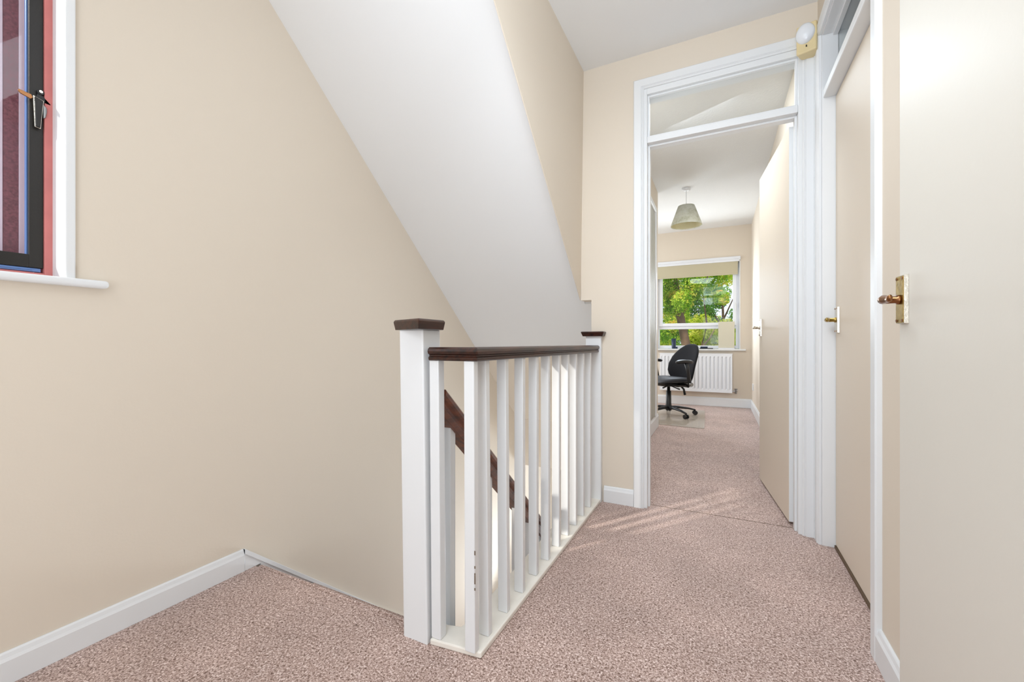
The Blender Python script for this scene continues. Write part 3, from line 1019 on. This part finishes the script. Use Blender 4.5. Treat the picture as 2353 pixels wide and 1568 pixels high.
# ------------------------------------------------------------------ built-in cupboard on bedroom left wall
cb = empty('built_in_cupboard', (-0.60, 4.1, 0.15))
tag(cb, 'built in cupboard front just inside the bedroom doorway on the left', 'cupboard')
bm = extrude_profile(N(), architrave_prof(0.06, 0.022), [(-0.60, 4.50, 0.145), (-0.60, 4.50, 2.245), (-0.60, 3.10, 2.245), (-0.60, 3.10, 0.145)], updir=(1, 0, 0))
child(obj('frame', bm, WHITE), cb)
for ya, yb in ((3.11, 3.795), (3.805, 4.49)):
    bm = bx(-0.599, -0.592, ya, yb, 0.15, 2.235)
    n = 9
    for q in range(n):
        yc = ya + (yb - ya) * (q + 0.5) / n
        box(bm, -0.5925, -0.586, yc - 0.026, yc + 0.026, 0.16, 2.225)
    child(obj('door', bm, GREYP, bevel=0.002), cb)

# ------------------------------------------------------------------ pendant lamp
pe = empty('pendant_lamp', (-0.312, 4.80, HB))
tag(pe, 'hanging pendant lamp with mottled cream cone shade in the bedroom', 'lamp')
px, py = -0.312, 4.80
child(obj('ceiling_rose', lathe(N(), [(0.0, -0.028), (0.020, -0.028), (0.040, -0.020), (0.044, 0.0), (0.0, 0.0)][::-1], 28, (px, py, HB)), WHITE, smooth=True), pe)
child(obj('cord', tube(N(), [(px, py, HB - 0.02), (px, py, 2.34)], 0.0035, 8), WHITE), pe)
child(obj('lamp_holder', lathe(N(), [(0.012, 0.05), (0.018, 0.035), (0.018, 0.0), (0.015, -0.02)], 16, (px, py, 2.29)), WHITE, smooth=True), pe)
sh = N()
lathe(sh, [(0.082, 2.362), (0.155, 2.158), (0.1565, 2.150)], 48, (px, py, 0))
for f in [f for f in sh.faces if len(f.verts) > 4]:
    sh.faces.remove(f)
sho = obj('lamp_shade', sh, SHADE, smooth=True)
s = sho.modifiers.new('thick', 'SOLIDIFY')
s.thickness = 0.002
child(sho, pe)
si = N()
lathe(si, [(0.079, 2.361), (0.152, 2.158)], 48, (px, py, 0))
for f in [f for f in si.faces if len(f.verts) > 4]:
    si.faces.remove(f)
sio = child(obj('shade_lining', si, SHADEI, smooth=True), sho)
bm = N()
for a in range(3):
    th = a * 2 * PI / 3
    tube(bm, [(px, py, 2.30), (px + 0.082 * math.cos(th), py + 0.082 * math.sin(th), 2.355)], 0.0015, 6)
child(obj('shade_carrier', bm, STEEL), pe)

# ------------------------------------------------------------------ wall sensor
se = empty('wall_sensor', (0.360, YF - 0.02, 2.29))
tag(se, 'cream motion sensor with milky dome above the bedroom door frame', 'sensor')
bm = N()
f0 = [(0.318, 2.300), (0.392, 2.275), (0.402, 2.300), (0.402, YF - 0.012), (0.345, YF - 0.012)]
vb = [bm.verts.new((x, y, 2.222)) for x, y in f0]
vt = [bm.verts.new((x, y, 2.352)) for x, y in f0]
bm.faces.new(vb[::-1])
bm.faces.new(vt)
for i in range(5):
    bm.faces.new((vb[i], vb[(i + 1) % 5], vt[(i + 1) % 5], vt[i]))
hs_ = child(obj('housing', bm, PLCREAM, bevel=0.006, seg=3), se)
bm = N()
bmesh.ops.create_uvsphere(bm, u_segments=24, v_segments=16, radius=1.0)
for v in bm.verts:
    v.co = Vector((v.co.x * 0.037, v.co.y * 0.026, v.co.z * 0.046))
dm = obj('dome', bm, DOME, smooth=True)
dm.rotation_euler = (0, 0, -0.33)
dm.location = (0.352, 2.290, 2.308)
child(dm, se)
child(obj('indicator', bx(0.353, 0.357, 2.282, 2.290, 2.246, 2.253), BLACK), se)

# ------------------------------------------------------------------ socket on bedroom wall
so = obj('wall_socket', bx(0.396, 0.405, 6.24, 6.39, 0.28, 0.365), WHITE, bevel=0.003)
tag(so, 'small white socket low on the bedroom right wall', 'socket')

# ------------------------------------------------------------------ chair mat
bm = prism(N(), [(-1.15, 4.90, 0.0), (-0.155, 4.815, 0.0), (-0.135, 4.835, 0.0), (-0.165, 6.08, 0.0), (-0.185, 6.10, 0.0), (-1.15, 6.10, 0.0)], (0, 0, 0.003))
tag(obj('chair_mat', bm, MATP), 'clear beige plastic floor mat under the office chair', 'mat')

# ------------------------------------------------------------------ office chair
CH = empty('office_chair', (-0.566, 5.56, 0.003), 0.0)
tag(CH, 'black office swivel chair with armrests by the bedroom window', 'chair')
CX, CY = -0.566, 5.56
FW = Vector((-0.697, -0.718, 0)).normalized()
LF = Vector((-FW.y, FW.x, 0))     # chair's left


def CP(f, l, z):
    return Vector((CX, CY, 0)) + FW * f + LF * l + Vector((0, 0, z))


for k in range(5):
    a = math.radians(-48 + 72 * k)
    dx, dy = math.cos(a), math.sin(a)
    bm = N()
    pts = [(0.03, 0.095, 0.030, 0.022), (0.12, 0.098, 0.026, 0.018), (0.24, 0.085, 0.021, 0.013), (0.325, 0.066, 0.016, 0.010)]
    rings = []
    for r, z, w, hh in pts:
        c = Vector((CX + dx * r, CY + dy * r, z))
        sd = Vector((-dy, dx, 0))
        rings.append([bm.verts.new(c + sd * (w * math.cos(2 * PI * j / 10)) + Vector((0, 0, hh * math.sin(2 * PI * j / 10)))) for j in range(10)])
    for r, q in zip(rings, rings[1:]):
        for j in range(10):
            bm.faces.new((r[j], r[(j + 1) % 10], q[(j + 1) % 10], q[j]))
    bm.faces.new(rings[0][::-1])
    bm.faces.new(rings[-1])
    lg = child(obj('leg', bm, BLACK, smooth=True), CH)
    bm = N()
    c = Vector((CX + dx * 0.325, CY + dy * 0.325, 0.030))
    sd = Vector((-dy, dx, 0))
    for s_ in (-1, 1):
        tube(bm, [c + sd * (s_ * 0.010), c + sd * (s_ * 0.026)], [0.027, 0.025], 18)
    tube(bm, [c + Vector((0, 0, 0.0)), c + Vector((0, 0, 0.040))], 0.009, 10)
    tube(bm, [c - sd * 0.012, c + sd * 0.012], 0.016, 12)
    child(obj('caster', bm, BLACK), lg)
bm = N()
lathe(bm, [(0.0, 0.060), (0.036, 0.060), (0.040, 0.115), (0.033, 0.130), (0.030, 0.30), (0.020, 0.305), (0.016, 0.40), (0.0, 0.40)], 24, (CX, CY, 0))
child(obj('gas_column', bm, BLACK, smooth=True), CH)
bm = N()


def chbox(bm, f0, f1, l0, l1, z0, z1):
    vs = [bm.verts.new(CP(f, l, z)) for z in (z0, z1) for f, l in ((f0, l0), (f1, l0), (f1, l1), (f0, l1))]
    for f in ((0, 3, 2, 1), (4, 5, 6, 7), (0, 1, 5, 4), (1, 2, 6, 5), (2, 3, 7, 6), (3, 0, 4, 7)):
        bm.faces.new([vs[i] for i in f])


chbox(bm, -0.15, 0.13, -0.10, 0.10, 0.365, 0.405)
chbox(bm, -0.22, -0.10, -0.045, 0.045, 0.345, 0.395)
me_ = child(obj('seat_mechanism', bm, BLACK, bevel=0.01), CH)
for p_, r_ in (([CP(0.05, 0.10, 0.375), CP(0.06, 0.22, 0.355), CP(0.06, 0.26, 0.35)], [0.006, 0.007, 0.010]),
               ([CP(-0.02, -0.10, 0.375), CP(-0.02, -0.24, 0.355)], [0.006, 0.010]),
               ([CP(-0.10, 0.10, 0.37), CP(-0.12, 0.13, 0.33), CP(-0.13, 0.14, 0.26)], [0.012, 0.012, 0.015]),
               ([CP(0.10, 0.10, 0.375), CP(0.20, 0.14, 0.36)], [0.006, 0.010])):
    child(obj('lever', tube(N(), p_, r_, 8), BLACK, smooth=True), me_)


def pad(name, cen_f, hw, cen_z, hh, thick, m, kind):
    """soft pad by superellipse; kind seat (horizontal) or back (vertical, curved)"""
    bm = N()
    NU, NV = 32, 10
    rings = []
    for j in range(NV + 1):
        ph = -PI / 2 + PI * j / NV
        ring = []
        for i in range(NU):
            th = 2 * PI * i / NU
            c, s2 = math.cos(th), math.sin(th)
            e = 2.0 / 3.2
            a = math.copysign(abs(c) ** e, c)
            b = math.copysign(abs(s2) ** e, s2)
            rr = math.cos(ph) ** 0.35 if math.cos(ph) > 1e-6 else 0.0
            t = math.sin(ph) * thick
            if kind == 'seat':
                wsc = 1 - 0.08 * (a * rr)
                drop = -0.035 * max(0, a * rr) ** 3
                dish = -0.012 * (1 - (b * rr) ** 2) if t > 0 else 0
                ring.append(bm.verts.new(CP(cen_f + a * hw * rr, b * hh * rr * wsc, cen_z + t + drop + dish)))
            else:
                z = b * hh * rr
                wz = 1 - 0.26 * ((z / hh + 0.15) ** 2)
                lat = a * hw * rr * wz
                cur = 0.07 * (lat / hw) ** 2 + 0.030 * math.sin((z / hh) * 2.2 + 2.2) - 0.05 * (z / hh)
                ring.append(bm.verts.new(CP(cen_f + t + cur, lat, cen_z + z)))
        rings.append(ring)
    for r, q in zip(rings, rings[1:]):
        for i in range(NU):
            bm.faces.new((r[i], r[(i + 1) % NU], q[(i + 1) % NU], q[i]))
    bmesh.ops.remove_doubles(bm, verts=bm.verts, dist=1e-5)
    return child(obj(name, bm, m, smooth=True), CH)


pad('seat', 0.01, 0.225, 0.452, 0.235, 0.038, LEATHR, 'seat')
pad('backrest', -0.295, 0.235, 0.640, 0.250, 0.030, FABRIC, 'back')
bm = N()
tube(bm, [CP(-0.20, 0, 0.375), CP(-0.29, 0, 0.40), CP(-0.335, 0, 0.50), CP(-0.330, 0, 0.66)], [0.020, 0.022, 0.022, 0.018], 12)
child(obj('back_support', bm, BLACK, smooth=True), CH)
for s_ in (1, -1):
    bm = N()
    tube(bm, [CP(-0.07, s_ * 0.10, 0.385), CP(-0.07, s_ * 0.26, 0.385), CP(-0.065, s_ * 0.285, 0.43), CP(-0.045, s_ * 0.285, 0.56), CP(-0.02, s_ * 0.28, 0.665)],
         [0.020, 0.022, 0.024, 0.019, 0.026], 12)
    ar = child(obj('armrest', bm, BLACK, smooth=True), CH)
    bm = N()
    NU = 24
    rings = []
    for z, sc in ((0.664, 0.82), (0.676, 1.0), (0.692, 0.98), (0.702, 0.80)):
        rings.append([bm.verts.new(CP(0.0 + 0.125 * sc * math.copysign(abs(math.cos(2 * PI * i / NU)) ** 0.8, math.cos(2 * PI * i / NU)),
                                      s_ * 0.275 + 0.043 * sc * math.copysign(abs(math.sin(2 * PI * i / NU)) ** 0.8, math.sin(2 * PI * i / NU)),
                                      z - 0.012 * math.cos(2 * PI * i / NU) ** 2)) for i in range(NU)])
    for r, q in zip(rings, rings[1:]):
        for i in range(NU):
            bm.faces.new((r[i], r[(i + 1) % NU], q[(i + 1) % NU], q[i]))
    bm.faces.new(rings[0][::-1])
    bm.faces.new(rings[-1])
    child(obj('arm_pad', bm, BLACK, smooth=True), ar)
    child(obj('adjuster_knob', tube(N(), [CP(-0.07, s_ * 0.300, 0.405), CP(-0.07, s_ * 0.322, 0.405)], [0.026, 0.022], 18), STEEL), ar)
for o in CH.children_recursive:
    pass

# ------------------------------------------------------------------ garden outside
GZ = -2.9
tag(obj('ground', bx(-30, 30, 7.5, 60, GZ - 0.2, GZ), GRASS), 'grass of the garden below the bedroom window', 'ground', kind='structure')


def foliage(bm, blobs, n, size):
    for _ in range(n):
        cx, cy, cz, r = random.choice(blobs)
        d_ = Vector((random.gauss(0, 1), random.gauss(0, 1), random.gauss(0, 1))).normalized() * r * random.random() ** 0.45
        p = Vector((cx, cy, cz)) + d_
        nrm = Vector((random.gauss(0, 1), random.gauss(0, 1) - 0.4, random.gauss(0, 1) + 0.5)).normalized()
        a = nrm.orthogonal().normalized()
        b = nrm.cross(a)
        ang_ = random.random() * 2 * PI
        a, b = a * math.cos(ang_) + b * math.sin(ang_), b * math.cos(ang_) - a * math.sin(ang_)
        s_ = size * random.uniform(0.6, 1.3)
        vs = [bm.verts.new(p + a * s_), bm.verts.new(p + b * s_ * 0.45 + nrm * s_ * 0.1), bm.verts.new(p - a * s_), bm.verts.new(p - b * s_ * 0.45 + nrm * s_ * 0.1)]
        bm.faces.new(vs)
    return bm


def tree(x, y, label, trunk, branches, blobs, n, size, lm, name='tree'):
    t = empty(name, (x, y, GZ))
    tag(t, label, 'tree' if name == 'tree' else 'bush', group='trees beyond the bedroom window')
    bm = N()
    tube(bm, trunk[0], trunk[1], 14)
    child(obj('trunk', bm, BARK, smooth=True), t)
    for pts, rad in branches:
        child(obj('branch', tube(N(), pts, rad, 8), BARK, smooth=True), t)
    child(obj('foliage', foliage(N(), blobs, n, size), lm), t)
    return t


def blobs_around(cx, cy, z0, z1, spread, k, r):
    return [(cx + random.uniform(-spread, spread), cy + random.uniform(-spread * 0.6, spread * 0.6), random.uniform(z0, z1), r * random.uniform(0.6, 1.2)) for _ in range(k)]


# nearest tree: leaning trunk with a paler limb
tree(-0.80, 13.0, 'nearest tree, leaning brown trunk with green and yellow leaves',
     ([(-0.78, 13.0, GZ), (-0.80, 13.0, 0.0), (-0.85, 13.0, 0.85), (-1.02, 13.0, 1.75), (-1.15, 13.1, 2.9)], [0.17, 0.14, 0.125, 0.11, 0.05]),
     [([(-0.90, 12.92, 1.30), (-1.10, 12.9, 1.75), (-1.30, 12.8, 2.3)], [0.045, 0.035, 0.012]),
      ([(-0.78, 13.0, 0.2), (-0.45, 12.9, 0.75), (-0.30, 12.9, 1.4), (-0.4, 12.9, 2.3)], [0.05, 0.035, 0.025, 0.012]),
      ([(-0.50, 12.95, 0.7), (-0.25, 12.8, 1.0), (-0.10, 12.8, 1.3)], [0.03, 0.02, 0.010]),
      ([(-1.0, 13.0, 1.7), (-0.7, 13.0, 2.2), (-0.2, 13.1, 2.9)], [0.06, 0.04, 0.02])],
     blobs_around(-1.0, 12.6, 1.95, 3.6, 1.0, 26, 0.36) + blobs_around(-1.55, 12.8, 0.5, 3.0, 0.35, 14, 0.32) + blobs_around(-0.35, 12.7, 1.9, 2.9, 0.5, 9, 0.26), 28000, 0.040, LEAFG)
tree(0.55, 15.0, 'tree at the right of the view with yellow green leaves',
     ([(0.75, 15.0, GZ), (0.65, 15.0, 0.5), (0.55, 15.0, 3.2)], [0.07, 0.05, 0.02]),
     [([(0.65, 15.0, 0.6), (0.2, 14.9, 1.2), (-0.1, 14.8, 1.8)], [0.04, 0.025, 0.01]), ([(0.62, 15.0, 1.2), (0.9, 14.9, 2.0)], [0.04, 0.02])],
     blobs_around(0.0, 14.8, 0.3, 1.55, 0.75, 20, 0.33) + blobs_around(0.15, 14.6, 2.75, 3.6, 0.5, 9, 0.30), 20000, 0.045, LEAFY)
tree(-2.6, 17.0, 'dark green tree at the left of the view behind the nearest one',
     ([(-2.6, 17.0, GZ), (-2.5, 17.0, 1.0), (-2.3, 17.0, 3.6)], [0.2, 0.16, 0.05]),
     [([(-2.5, 17.0, 1.0), (-2.0, 16.9, 2.0)], [0.06, 0.02])],
     blobs_around(-2.0, 17.0, 0.0, 4.2, 0.8, 34, 0.45), 20000, 0.055, LEAFG)
tree(0.3, 21.0, 'tall dark green tree furthest off on the right',
     ([(0.3, 21.0, GZ), (0.2, 21.0, 1.0), (0.1, 21.0, 4.5)], [0.10, 0.07, 0.02]),
     [([(0.2, 21.0, 1.5), (-0.4, 20.9, 2.6)], [0.04, 0.015]), ([(0.2, 21.0, 2.0), (0.7, 20.9, 3.2)], [0.04, 0.015])],
     blobs_around(-0.6, 21.0, 0.0, 4.6, 1.1, 34, 0.44) + blobs_around(0.7, 21.0, 0.0, 2.4, 0.9, 15, 0.45) + blobs_around(-0.5, 21.0, 0.3, 3.4, 0.8, 24, 0.42), 26000, 0.055, LEAFD)
tree(-1.2, 24.5, 'leafy bush low down behind the trunk of the nearest tree',
     ([(-1.2, 24.5, GZ), (-1.2, 24.5, -1.0), (-1.1, 24.5, 1.0)], [0.08, 0.06, 0.02]), [],
     blobs_around(-1.2, 24.5, -0.4, 2.1, 2.6, 46, 0.48), 20000, 0.060, LEAFY, 'bush')
